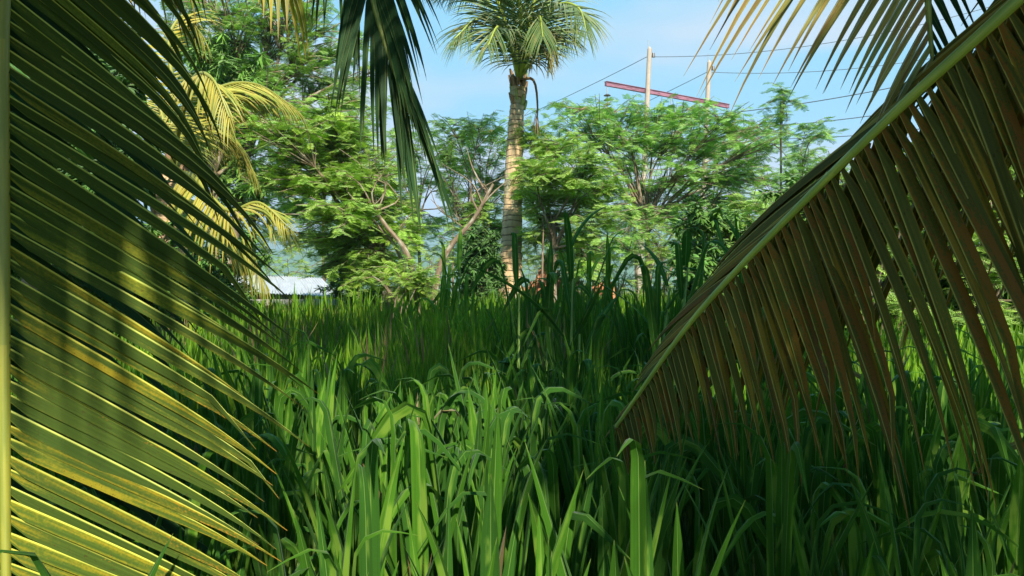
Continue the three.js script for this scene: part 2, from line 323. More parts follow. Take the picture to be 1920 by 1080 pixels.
// --- the palm whose fronds hang in from the left; its trunk stands just outside the frame
{
  const base = V(-1.75, 0, -0.75), c = V(-1.62, 3.05, -0.85);
  const t = thing('coconut_palm', 'coconut palm on the near left whose big green and yellow frond fills the left edge', 'palm tree', base);
  palmTrunk(t, [base, V(-1.72, 1.5, -0.8), c], s => lerp(0.17, 0.12, s));
  leafBases(t, c, 0.12, 10, 2.6, 3.0);
  const f1 = frond(t, [c, V(-1.35, 3.35, -1.05), V(-0.98, 3.05, -1.24), P(-2, -240, 1.28), P(2, 100, 1.27), P(6, 500, 1.26), P(9, 900, 1.25), P(14, 1350, 1.22)], {
    r0: 0.022, r1: 0.0065, rmat: rachisMat.yellow, spacing: 0.0245, t0: 0.30, singly: true, seg: 10,
    leaf: (tt, side, T, b) => {
      const low = smooth(1.75, 1.35, b.y), top = smooth(1.9, 2.3, b.y);
      const mats = b.y < 1.52 + rr(-0.38, 0.32) ? skins.lowleft : skins.left;
      const a = rr(-0.055, 0.055);
      const dir = V(side * lerp(0.83, 0.66, top), -0.59 - 0.02 * top + a, side > 0 ? lerp(-0.42, -0.60, top) : 0.25 + 0.3 * rnd());
      const L = lerp(lerp(0.58, 0.52, top), 0.53, low) * rr(0.88, 1.07) * lerp(1, 0.8, smooth(1.1, 0.9, b.y));
      return { dir, ridge: V(0, 1, 0.25), L, W: 0.0215 * rr(0.85, 1.1), sag: lerp(0.28, 2.6, top) * rr(0.7, 1.3), sagPow: lerp(1.6, 3.5, top), fold: 0.58 + rr(-0.16, 0.16), twist: rr(-0.4, 0.4), n: 12, kink: rnd() < 0.1 ? [rr(0.6, 0.85), rr(-0.1, 0.1), -0.5, rr(-0.15, 0.15)] : null, mat: mats[Math.floor(rnd() * 3)] };
    },
  });
  // an older frond of the same palm hanging behind the first, in its shade
  frond(t, [c, V(-1.55, 3.2, -1.35), V(-1.4, 2.9, -1.65), P(-90, -60, 1.75), P(-70, 400, 1.75), P(-60, 900, 1.7)], {
    r0: 0.026, r1: 0.007, rmat: rachisMat.olive, spacing: 0.036, t0: 0.25, singly: true, seg: 8, sides: [1],
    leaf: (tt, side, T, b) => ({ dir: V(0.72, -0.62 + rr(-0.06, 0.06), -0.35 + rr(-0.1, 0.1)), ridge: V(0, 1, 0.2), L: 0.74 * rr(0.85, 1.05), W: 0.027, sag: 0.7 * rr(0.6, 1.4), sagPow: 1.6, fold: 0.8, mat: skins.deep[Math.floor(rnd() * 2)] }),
  });
  // frond tip hanging in at the top, left of the middle palm
  frond(t, [c, V(-1.25, 3.75, -1.4), V(-0.75, 3.45, -1.95), P(676, -170, 2.2), P(700, 0, 2.2), P(735, 120, 2.2), P(768, 215, 2.22)], {
    r0: 0.022, r1: 0.004, rmat: rachisMat.olive, spacing: 0.019, t0: 0.34, singly: true, seg: 8,
    leaf: (tt, side, T) => {
      const B = V(1, 0, 0.3 * side).normalize(), th = lerp(0.75, 0.22, tt * tt) * rr(0.6, 1.2);
      const dir = T.clone().multiplyScalar(Math.cos(th)).addScaledVector(B, side * Math.sin(th)).add(V(0, -0.25, rr(-0.15, 0.15)));
      return { dir, ridge: V(-side, 0.3, 0.4), L: lerp(0.72, 0.36, smooth(0.55, 1, tt)) * rr(0.85, 1.1), W: 0.0135, sag: 0.55 * rr(0.4, 1.5), sagPow: 1.3, fold: 0.6, mat: skins.deep[Math.floor(rnd() * 2)] };
    },
  });
  // frond just above the frame with a row of yellow leaflets hanging down
  frond(t, [c, V(-1.35, 3.35, -1.3), P(200, -330, 2.0), P(340, -280, 2.03), P(450, -210, 2.06), P(520, -120, 2.08)], {
    r0: 0.026, r1: 0.005, rmat: rachisMat.yellow, spacing: 0.034, t0: 0.36, singly: true, seg: 8,
    leaf: (tt, side, T) => ({ dir: T.clone().multiplyScalar(0.45).add(V(0, -0.75, side * 0.55)), ridge: T.clone().multiplyScalar(-1).add(V(0, 0.4, 0)), L: lerp(0.62, 0.34, smooth(0.6, 1, tt)) * rr(0.85, 1.12), W: 0.018, sag: 1.1, fold: 0.5, mat: rnd() < 0.85 ? skins.yellow[Math.floor(rnd() * 2)] : skins.dry[0] }),
  });
  const L = plainLeaf({ L: 0.8, W: 0.03, mats: skins.deep, droop: 0.4, sag: 0.7, fold: 1.0 });  // unseen overhead fronds, several added to shade the hanging ones
  const F_ = pts => frond(t, pts, { r0: 0.03, r1: 0.006, rmat: rachisMat.olive, spacing: 0.028, t0: 0.18, leaf: L, seg: 6 });
  F_([c, V(-1.2, 3.6, -0.75), V(-0.65, 3.35, -0.55), V(-0.15, 2.75, -0.35)]);
  F_([c, V(-1.3, 3.5, -0.45), V(-0.95, 3.3, -0.05), V(-0.7, 2.8, 0.35)]);
  F_([c, V(-1.15, 3.4, -0.55), V(-0.6, 3.15, -0.3), V(0.0, 2.65, -0.12)]);
  F_([c, V(-2.2, 4.2, -1.4), V(-2.9, 4.5, -2.4), V(-3.5, 4.0, -3.4)]);
  F_([c, V(-2.4, 4.0, -0.3), V(-3.3, 4.0, 0.3), V(-4.0, 3.3, 0.8)]);
  F_([c, V(-1.7, 4.3, 0.2), V(-1.7, 4.5, 1.2), V(-1.6, 3.9, 2.2)]);
}
// --- the palm on the right, trunk outside the frame
{
  const base = V(2.15, 0, -0.95), c = V(2.0, 2.85, -1.0);
  const t = thing('coconut_palm', 'coconut palm on the near right whose olive and rusty frond slants across the right side', 'palm tree', base);
  palmTrunk(t, [base, V(2.1, 1.4, -0.95), c], s => lerp(0.17, 0.12, s));
  leafBases(t, c, 0.12, 10, 2.4, 2.85);
  frond(t, [c, V(1.62, 3.0, -1.2), P(2150, -235, 1.38), P(1900, 8, 1.46), P(1700, 190, 1.58), P(1500, 385, 1.74), P(1300, 598, 1.95), P(1155, 800, 2.15)], {
    r0: 0.019, r1: 0.005, rmat: rachisMat.lime, spacing: 0.0225, t0: 0.28, singly: true, seg: 10,
    leaf: (tt, side, T, b) => {
      const e = smooth(0.62, 1, tt);
      if (side > 0) {      // the row hanging down towards the grass
        const dir = V(0.34 + rr(-0.05, 0.05), -0.93, 0.10 + rr(-0.1, 0.1)).addScaledVector(T, 0.16 * e);
        return { dir, ridge: V(-0.9, 0.1, 0.42 + rr(-0.15, 0.15)), L: lerp(0.84, 0.15, Math.pow(e, 0.85)) * (rnd() < 0.12 ? rr(0.45, 0.8) : rr(0.85, 1.12)), W: lerp(0.0255, 0.015, e) * rr(0.8, 1.1), sag: 0.35 * rr(0.2, 2.2), sagPow: 1.2, fold: 0.60 + rr(-0.12, 0.12), twist: rr(-1.1, 1.1), n: 11, kink: rnd() < 0.3 ? [rr(0.45, 0.75), rr(-0.25, 0.1), -0.5, rr(-0.2, 0.2)] : null, mat: skins.right[Math.floor(rnd() * 3)] };
      }
      if (rnd() < 0.72) return { dir: V(-0.06 + rr(-0.16, 0.2), -0.85, -0.72 + rr(-0.15, 0.1)), ridge: V(-0.7, 0.2, 0.5 + rr(-0.3, 0.3)), L: lerp(0.85, 0.2, e) * rr(0.85, 1.1), W: lerp(0.027, 0.016, e), sag: 0.5 * rr(0.3, 1.5), fold: 0.75, twist: rr(-0.5, 0.5), mat: skins.right[Math.floor(rnd() * 3)] };
      const dir = T.clone().multiplyScalar(0.9).add(V(-0.10 + rr(-0.04, 0.04), -0.05 + rr(-0.05, 0.05), -0.75));   // the far row, seen nearly edge-on
      return { dir, ridge: V(-0.3, 0.9, 0.1), L: lerp(0.72, 0.15, e) * rr(0.85, 1.1), W: lerp(0.024, 0.014, e), sag: 0.5, fold: 0.6, mat: skins.right[Math.floor(rnd() * 3)] };
    },
  });
  // drooping frond above it with pale, drying leaflets
  frond(t, [c, V(1.65, 3.45, -1.15), V(1.15, 3.5, -1.4), P(1775, -420, 1.55), P(1745, -200, 1.6), P(1740, 0, 1.62), P(1748, 108, 1.63)], {
    r0: 0.026, r1: 0.004, rmat: rachisMat.olive, spacing: 0.029, t0: 0.34, singly: true, seg: 8,
    leaf: (tt, side, T, b) => {
      const e = smooth(0.7, 1, tt);
      if (side > 0) return { dir: V(-0.62 + 0.2 * e + rr(-0.05, 0.05), -0.75, -0.10 + rr(-0.08, 0.08)), ridge: V(-0.6, 0.6, 0.5), L: lerp(0.92, 0.22, e) * rr(0.88, 1.1), W: lerp(0.021, 0.010, e), sag: 0.55 * rr(0.5, 1.4), sagPow: 1, fold: 0.95, mat: skins.dry[Math.floor(rnd() * 3)] };
      return { dir: V(0.62 - 0.2 * e + rr(-0.05, 0.05), -0.65, -0.15), ridge: V(0.5, 0.6, 0.5), L: lerp(0.6, 0.16, e) * rr(0.88, 1.1), W: lerp(0.021, 0.009, e), sag: 0.4, fold: 0.7, mat: skins.deep[Math.floor(rnd() * 2)] };
    },
  });
  const mk = L => plainLeaf({ L, W: 0.03, mats: skins.deep, droop: 0.4, sag: 0.7, fold: 1.0 });  // fronds out of view, several added as sun blockers for fronds and grass
  const F_ = (pts, l = 0.8) => frond(t, pts, { r0: 0.03, r1: 0.006, rmat: rachisMat.olive, spacing: 0.028, t0: 0.18, leaf: mk(l), seg: 6 });
  F_([c, V(1.55, 3.0, -0.85), V(1.05, 2.78, -0.62), V(0.55, 2.4, -0.42)], 0.6);
  F_([c, V(1.3, 3.5, -1.15), V(0.5, 3.5, -1.4), V(-0.38, 3.1, -1.5)], 0.6);
  F_([c, V(1.3, 3.65, -1.0), V(0.6, 3.65, -1.05), V(-0.2, 3.25, -1.1)], 0.6);
  F_([c, V(1.35, 3.85, -0.85), V(0.75, 3.95, -0.72), V(0.1, 3.5, -0.6)]);
  F_([c, V(1.75, 3.15, -0.45), V(1.45, 3.0, 0.1), V(1.2, 2.6, 0.6)], 0.6);
  F_([c, V(1.7, 3.5, -0.5), V(1.35, 3.4, 0.0), V(1.0, 2.9, 0.5)]);
  F_([c, V(2.0, 3.6, -0.4), V(2.0, 3.7, 0.3), V(1.9, 3.2, 1.1)]);
  F_([c, V(2.0, 4.3, -1.7), V(2.2, 4.7, -2.7), V(2.5, 4.3, -3.8)]);
  F_([c, V(2.8, 4.1, -1.4), V(3.6, 4.3, -2.0), V(4.3, 3.6, -2.5)]);
  F_([c, V(2.7, 4.1, -0.4), V(3.4, 4.3, 0.3), V(4.0, 3.6, 0.9)]);
}
// --- a taller palm added out of frame; its crown is placed to shade the grass
{
  const base = V(5.2, 0, 2.6), c = V(2.4, 7.6, 2.0);
  const t = thing('coconut_palm', 'unseen tall coconut palm added beside the viewer to shade the middle of the grass field', 'palm tree', base);
  palmTrunk(t, [base, V(5.0, 2, 2.5), V(4.0, 5, 1.9), c], s => lerp(0.22, 0.14, s));
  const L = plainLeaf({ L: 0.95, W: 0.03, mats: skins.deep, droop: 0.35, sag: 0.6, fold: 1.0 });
  for (let k = 0; k < 17; k++) {
    const a = k * 2.4, s = k % 3, R = 1.9 + 0.3 * s, o = V(Math.cos(a), 0, Math.sin(a));
    frond(t, [c, c.clone().addScaledVector(o, R * 0.3).add(V(0, 0.7 + 0.3 * s, 0)), c.clone().addScaledVector(o, R * 0.68).add(V(0, 0.5 + 0.5 * s, 0)), c.clone().addScaledVector(o, R).add(V(0, -0.5 + 0.5 * s, 0))],
      { r0: 0.04, r1: 0.008, rmat: rachisMat.olive, spacing: 0.045, t0: 0.2, leaf: L, seg: 6 });
  }
}

// ---------------------------------------------------------------- grass
const grassTex = [0, 1, 2].map(k => tex(256, 32, (u, v) => {
  const e = Math.abs(v - 0.5) * 2, vein = vnoise(v * 26, u * 2, 700 + k * 9), n = fbm(u * 6, v * 1.5, 705 + k * 9, 4), sp = vnoise(u * 120, v * 12, 709 + k);
  let c = mixc(hx([0x3e6a14, 0x4a7818, 0x38641c][k]), hx([0x315a10, 0x3c6814, 0x2c5416][k]), vein);
  c = mixc(c, hx(0x8fa640), smooth(0.6, 0.78, n) * 0.6);
  c = mixc(c, hx(0xa89a58), smooth(0.97, 1.0, u + 0.03 * (sp - 0.5)) * 0.5);
  return mixc(c, hx(0x6a8c3c), 1 - smooth(0.03, 0.08, e));
}, true, THREE.ClampToEdgeWrapping));
const grassMats = grassTex.map(t => leafMat(t, { trans: 0.4, coat: 0.0, spec: 0.25 }));
const stemMat = new THREE.MeshStandardMaterial({ map: rachisTex(15, hx(0x7f9a48), hx(0x5f7d34)), roughness: 0.7 });
const dryGrassMat = leafMat(leafletTex(840, { green: hx(0x7c7c40), rib: hx(0xa09868), yellow: hx(0x968450), brown: hx(0x7a623c), ym: 0.55, bm: 0.45, tip: 0.3 }), { trans: 0.35 });

// a few leaf shapes, unit scale: local x out from the stem, y up
function grassLeafShapes(n, seg) {
  const out = [];
  for (let k = 0; k < n; k++) {
    rnd = mulberry(900 + k);
    const b = new MB(), w = rr(-0.03, 0.03);
    const A = [t => 0.06 + 0.25 * t, t => 0.08 + 2.0 * smooth(0.62, 0.85, t), t => 0.15 + 2.2 * smooth(0.42, 0.9, t), t => 0.10 + 0.5 * t * t, t => 0.22 + 2.4 * smooth(0.28, 0.85, t), t => 0.05 + 2.5 * smooth(0.60, 0.82, t), t => 0.35 + 0.9 * t, t => 0.07 + 1.8 * smooth(0.7, 0.92, t), t => 0.3 + 2.0 * smooth(0.2, 0.75, t), t => 0.12 + 2.4 * smooth(0.52, 0.72, t)][k % 10];
    b.blade(V(0, 0, 0), V(0, 1, 0), V(-1, 0.1, 0), 1, 0.030, { n: seg, ang: t => A(t) + w, fold: 1.25, prof: grassProf, twist: rr(-0.6, 0.6), wob: 0.04 });
    out.push(b.geo());
  }
  return out;
}
const GL = grassLeafShapes(10, 18);
const stemGeo = new MB().tube([V(0, 0, 0), V(0.01, 0.3, 0), V(0, 0.65, 0.01), V(0.01, 1, 0)], t => lerp(0.009, 0.004, t), 6, [1, 1, 1], 0.3).geo();
rnd = mulberry(31);
function grassPlant(x, z, H, label, group, spread = 1, front = false) {
  const g = thing('grass_plant', label, 'grass', V(x, 0, z), group);
  const n = 2 + Math.floor(rnd() * 2);
  for (let s = 0; s < n; s++) {
    const sx = rr(-0.07, 0.07), sz = rr(-0.07, 0.07), sh = H * rr(0.50, 0.68);
    const st = part('stem', stemGeo, stemMat, g); st.position.set(sx, 0, sz); st.scale.set(1.2, sh, 1.2);
    const m = 4 + Math.floor(rnd() * 2); let a = rnd() * 6.28;
    for (let k = 0; k < m; k++) {
      const y = sh * lerp(0.45, 0.98, k / (m - 1)), r1 = rr(0, 1);
      const up = k / (m - 1), pick = front ? [0, 3, 0, 0, 3, 0, 0, 3, 0, 7][Math.floor(rnd() * 10)] : up > 0.6 ? [0, 3, 0, 3, 3, 1, 3, 0, 0, 3, 0, 7, 0, 9][Math.floor(rnd() * 14)] : [0, 0, 3, 3, 7, 0, 3, 3, 0, 1, 2, 3, 0, 5][Math.floor(rnd() * 14)];
      const reach = [0.98, 0.72, 0.62, 0.94, 0.52, 0.70, 0.72, 0.78, 0.5, 0.64][pick], L = Math.min((H - y) * lerp(pick === 0 || pick === 3 ? 0.62 : 0.85, 1.05, r1) / reach, 1.0);
      const l = part('leaf', GL[pick], rnd() < 0.012 ? dryGrassMat : grassMats[Math.floor(rnd() * 3)], g);
      l.position.set(sx, y, sz); l.rotation.set(rr(-0.1, 0.1) * spread, a, rr(-0.12, 0.12) * spread); l.scale.set(L, L, rr(0.38, 0.72)); a += 2.6 + rr(-0.5, 0.5);
    }
  }
  return g;
}
const nearPlants = [];
{
  const zones = [];
  for (const [px1, where] of [[210, 'below the yellow stalk of the big left frond'], [440, 'below the tips of the big left frond'], [700, 'right of the big left frond'], [960, 'below the middle palm trunk'], [1180, 'left of the slanting rusty frond'], [1450, 'under the slanting frond\'s tip half'], [1700, 'under the slanting frond\'s thick half'], [9999, 'under the hanging leaflets at the right edge']])
    for (const [d1, row, tag] of [[1.75, 'broad-bladed grass plant at the very front', 'front'], [2.6, 'broad-bladed grass plant a little back', 'second'], [9, 'upright grass plant further back', 'rear']])
      zones.push([row + ' ' + where, tag + ' row of grass ' + where, (px, d) => px < px1 && d < d1]);
  let d = 1.30;
  const spots = [];
  while (d < 3.6) {
    const step = 0.25, half = d * 0.70 + 0.1, n = Math.round(2 * half / 0.225);
    for (let k = 0; k < n; k++) spots.push([-half + (k + 0.5 + rr(-0.4, 0.4)) * 2 * half / n, d + rr(-0.12, 0.12)]);
    d += step;
  }
  for (const [x, dd] of spots) {
    const px = 960 + x / dd * F, z = zones.find(q => q[2](px, dd));
    let H = 1.33 + rr(-0.14, 0.09);
    if (dd < 1.6) H = 1.31 + rr(-0.12, 0.09);
    if (px < 470) H -= 0.16;
    if (px > 1250 && dd < 2.3) H -= 0.16;
    nearPlants.push(grassPlant(x, -dd, H, z[0], z[1], 1, dd < 1.75));
  }
}
// the field beyond: a mass of the same grass
function plantGeo(seed, H, leaves, W = 1) {
  rnd = mulberry(seed); const b = new MB();
  b.tube([V(0, 0, 0), V(0.01, H * 0.3, 0), V(0, H * 0.62, 0.01)], t => lerp(0.009, 0.004, t), 4, [0.9, 1, 0.7], 0.3);
  let a = rnd() * 6;
  for (let k = 0; k < leaves; k++) {
    const y = H * lerp(0.25, 0.62, k / leaves), lean = rr(0.05, 0.30), L = (H - y) * rr(0.9, 1.15), j = rr(0.85, 1.12), ox = rr(-0.06, 0.06), oz = rr(-0.06, 0.06);
    b.blade(V(ox, y, oz), V(Math.sin(lean) * Math.cos(a), Math.cos(lean), Math.sin(lean) * Math.sin(a)), V(-Math.cos(a), 0.1, -Math.sin(a)), L, 0.021 * W * rr(0.6, 1), { n: 6, sag: k > leaves * 0.6 ? rr(0, 0.6) : rr(0.2, 2.0), sagPow: 3, fold: 1.25, prof: grassProf, col: [j, j, j * 0.95], twist: rr(-1, 1) });
    a += 2.5 + rr(-0.4, 0.4);
  }
  return b.geo();
}
function scatter(name, label, category, geos, mat, list, parent = scene) {     // list of [x, y, z, turn, scale, tint, tilt]
  geos.forEach((g, gi) => {
    const mine = list.filter((_, i) => i % geos.length === gi); if (!mine.length) return;
    const im = shade(new THREE.InstancedMesh(g, mat, mine.length)); im.name = parent === scene ? numbered(name) : name;
    im.userData = { kind: 'stuff' }; if (parent === scene) Object.assign(im.userData, { label, category });
    const o = new THREE.Object3D(), c = new THREE.Color();
    mine.forEach((q, i) => {
      o.position.set(q[0], q[1], q[2]); o.rotation.set(q[6] ?? 0, q[3], q[7] ?? 0); o.scale.setScalar(q[4]); o.updateMatrix(); im.setMatrixAt(i, o.matrix);
      im.setColorAt(i, c.setRGB(...(Array.isArray(q[5]) ? q[5] : [q[5], q[5], q[5]])));
    });
    parent.add(im);
  });
}
{
  const geos = [0, 1, 2, 3, 4, 5].map(k => plantGeo(1200 + k, 1.5, 11));
  const list = []; rnd = mulberry(55);
  for (let d = 3.55; d < 11; d += lerp(0.17, 0.30, (d - 3.5) / 7.5)) {
    const half = d * 0.72 + 0.6, n = Math.round(2 * half / lerp(0.15, 0.24, (d - 3.5) / 7.5));
    for (let k = 0; k < n; k++) {
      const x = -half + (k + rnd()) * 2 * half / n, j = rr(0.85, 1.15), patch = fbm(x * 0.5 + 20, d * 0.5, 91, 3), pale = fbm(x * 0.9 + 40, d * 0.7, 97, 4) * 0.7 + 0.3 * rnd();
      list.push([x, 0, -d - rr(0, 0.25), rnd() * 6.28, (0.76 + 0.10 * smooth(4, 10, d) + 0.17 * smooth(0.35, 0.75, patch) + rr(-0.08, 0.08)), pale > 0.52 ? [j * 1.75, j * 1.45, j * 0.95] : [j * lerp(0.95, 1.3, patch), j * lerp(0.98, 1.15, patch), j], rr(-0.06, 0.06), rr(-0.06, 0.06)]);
    }
  }
  scatter('tall_grass', 'dense tall green grass filling the middle of the field', 'grass', geos.slice(0, 6), grassMats[1], list);
  const far = []; 
  for (let d = 11; d < 40; d += lerp(0.35, 1.5, (d - 11) / 29)) {
    const half = d * 0.72 + 1, n = Math.round(2 * half / lerp(0.26, 0.8, (d - 11) / 29));
    for (let k = 0; k < n; k++) { const j = rr(0.8, 1.2); far.push([-half + (k + rnd()) * 2 * half / n, 0, -d - rr(0, 0.5), rnd() * 6.28, rr(0.85, 1.02), rnd() < 0.6 ? [j * 1.75, j * 1.45, j * 0.95] : [j * 1.1, j * 1.05, j], rr(-0.05, 0.05), rr(-0.05, 0.05)]); }  // most plants tinted yellower to suggest sunlight, partly a drier tone
  }
  scatter('tall_grass', 'grass along the far side of the field, tinted paler for sunlight and dryness', 'grass', geos.slice(0, 3), grassMats[1], far);
  const tufts = []; for (let k = 0; k < 100; k++) { const d = rr(4.6, 9.5), c = [1010, 1090, 1180, 1290, 1370, 1440][k % 6] + rr(-45, 45); tufts.push([(c - 960) / F * d, 0, -d, rnd() * 6.28, rr(0.82, 1.16), rr(0.85, 1.2), rr(-0.12, 0.12), rr(-0.12, 0.12)]); }
  scatter('tall_grass', 'taller grass standing above the field right of the palm trunk', 'grass', geos.slice(2, 5), grassMats[0], tufts);
  const dry = []; for (let k = 0; k < 300; k++) { const d = rr(4.5, 16), x = rr(-0.6, 0.6) * d; dry.push([x, 0, -d, rnd() * 6.28, rr(0.85, 1.02), rr(0.8, 1.15), rr(-0.1, 0.1), rr(-0.1, 0.1)]); }
  scatter('dry_grass', 'straw coloured dry grass stalks at the far edge of the field', 'grass', [plantGeo(1301, 1.5, 7, 0.6)], dryGrassMat, dry);
}
// tall cane-like tufts that stand above the field
rnd = mulberry(77);
function cane(px, pyTop, d, label, n, spread, mat = grassMats[2], lit = 1) {
  const base = P(px, 540, d); base.y = 0; const top = P(px, pyTop, d).y;
  const g = thing('cane_tuft', label, 'grass', base, 'tall tufts above the field');
  for (let s = 0; s < n; s++) {
    const sx = rr(-0.12, 0.12) * spread, sz = rr(-0.12, 0.12), h = top * rr(0.72, 0.9) * (s ? rr(0.75, 1) : 1);
    const st = part('stem', stemGeo, stemMat, g); st.position.set(sx, 0, sz); st.scale.set(1.6, h, 1.6); st.rotation.z = rr(-0.1, 0.1) * spread;
    let a = rnd() * 6.28;
    const m = 6;
    for (let k = 0; k < m; k++) {
      const y = h * lerp(0.45, 1, k / (m - 1)), L = k >= m - 2 ? Math.max(0.4, top - y) * (s ? 0.9 : 1.1) : rr(0.6, 0.95);
      const l = part('leaf', GL[k >= m - 2 ? [0, 2, 7, 6, 3, 1][Math.floor(rnd() * 6)] : [2, 4, 9, 6, 8, 1][Math.floor(rnd() * 6)]], mat, g);
      l.position.set(sx - Math.sin(st.rotation.z) * y, y, sz); l.rotation.set(rr(-0.25, 0.25), a, rr(-0.32, 0.1)); l.scale.set(L, L, rr(0.6, 1.0)); a += 2.5 + rr(-0.4, 0.4);
    }
  }
}
cane(1080, 352, 4.6, 'dark tall grass tuft right of the palm trunk, tallest of the field', 2, 1.6);
cane(1010, 460, 4.8, 'arching grass tuft in front of the orange earth, just right of the palm trunk', 2, 1.2);
cane(945, 470, 5.0, 'grass tuft with one arching blade in front of the palm trunk', 2, 1.0);
cane(1165, 440, 6.5, 'bright upright grass tuft between the palm and the leaning concrete pole', 3, 1.2, grassMats[1]);
cane(1195, 480, 4.8, 'dark grass tuft below the leaning concrete pole', 1, 1.6);
cane(1285, 430, 4.4, 'dark tuft of broad blades left of the far right thicket', 2, 1.8);
cane(1370, 365, 5.0, 'tall tuft with drooping blades beside the slanting right frond', 3, 1.8);
cane(1430, 420, 6.0, 'tall tuft half hidden by the middle of the slanting right frond', 3, 1.8);
cane(838, 410, 8.5, 'slender bright grass tuft left of the palm trunk', 2, 1.4, grassMats[1]);
cane(870, 490, 8.0, 'low bright grass tuft beside the dark shrub at the palm trunk', 3, 1.6, grassMats[1]);
cane(1100, 450, 8.0, 'bright tuft behind the tallest dark grass tuft', 3, 1.6, grassMats[1]);

// ---------------------------------------------------------------- trees and shrubs
// one feathery twice-divided leaf (about 0.3 m): rows of narrow pinnae on a thin stalk
function featherLeaf(seed, pairs, L) {
  rnd = mulberry(seed); const b = new MB(), st = k => V(0, -0.10 * L * Math.pow(k, 2), 0).add(V(L * k, 0, 0));
  b.tube([st(0), st(0.5), st(1)], 0.0022, 3, [0.8, 0.7, 0.5]);
  for (let k = 0; k < pairs; k++) for (const s of [1, -1]) {
    const t = lerp(0.22, 0.98, k / (pairs - 1)), l = L * 0.42 * (1 - 0.5 * Math.abs(t - 0.5)) * rr(0.85, 1.1), w = l * 0.11, j = rr(0.85, 1.15);
    const p = st(t), dir = V(0.55 + rr(-0.1, 0.1), rr(-0.15, 0.1), s).normalize();
    b.blade(p, dir, V(0, 1, 0), l, w, { n: 2, sag: 0.3, fold: 1.3, prof: q => [0.5, 1, 0.25][Math.round(q * 2)], col: [j, j, j] });
  }
  return b.geo();
}
// a spray of a few pointed leaves
function broadSpray(seed, n, L, W, droop) {
  rnd = mulberry(seed); const b = new MB();
  for (let k = 0; k < n; k++) { const a = k * 2.4 + rr(-0.3, 0.3), e = rr(-droop, 0.5), j = rr(0.85, 1.15), dir = V(Math.cos(a) * Math.cos(e), Math.sin(e), Math.sin(a) * Math.cos(e)); b.blade(V(0, 0, 0).addScaledVector(dir, 0.02), dir, V(0, 1, 0.1), L * rr(0.75, 1.15), W, { n: 4, sag: 0.8, fold: 1.2, prof: q => Math.sin(Math.PI * Math.pow(clamp(q * 0.96 + 0.03), 0.8)), col: [j, j, j] }); }
  return b.geo();
}
const plainLeafTex = (seed, a, b2) => tex(128, 32, (u, v) => { const e = Math.abs(v - 0.5) * 2, n = fbm(u * 5, v * 3, seed, 4); return mixc(mixc(a, b2, smooth(0.3, 0.7, n)), hx(0xa8b878), (1 - smooth(0.04, 0.12, e)) * 0.6); }, true, THREE.ClampToEdgeWrapping);
const featherMat = leafMat(plainLeafTex(61, hx(0xa2c64c), hx(0x8cb648)), { trans: 0.5, coat: 0.0 });
const broadMat = leafMat(plainLeafTex(62, hx(0x648c36), hx(0x527c30)), { trans: 0.35, coat: 0.2 });
const feathers = [featherLeaf(1, 7, 0.24), featherLeaf(2, 8, 0.28), featherLeaf(3, 6, 0.21)];
const smallFeathers = [featherLeaf(4, 6, 0.16), featherLeaf(5, 7, 0.19)];
const broads = [broadSpray(1, 7, 0.15, 0.022, 0.8), broadSpray(2, 8, 0.13, 0.024, 0.6)];
const mangos = [broadSpray(3, 9, 0.26, 0.026, 1.2), broadSpray(4, 10, 0.24, 0.024, 1.3)];
const limbTex = tex(128, 256, (u, v) => { const f = fbm(u * 14, v * 10, 65, 4, 14), s = fbm(u * 5, v * 4, 69, 3, 5); return mixc(mixc(hx(0x5c4c3a), hx(0x8f7d64), f), hx(0xa8a594), smooth(0.55, 0.7, s) * 0.7); });
const limbMat = new THREE.MeshStandardMaterial({ map: limbTex, roughness: 0.95, bumpMap: limbTex, bumpScale: 0.008 });
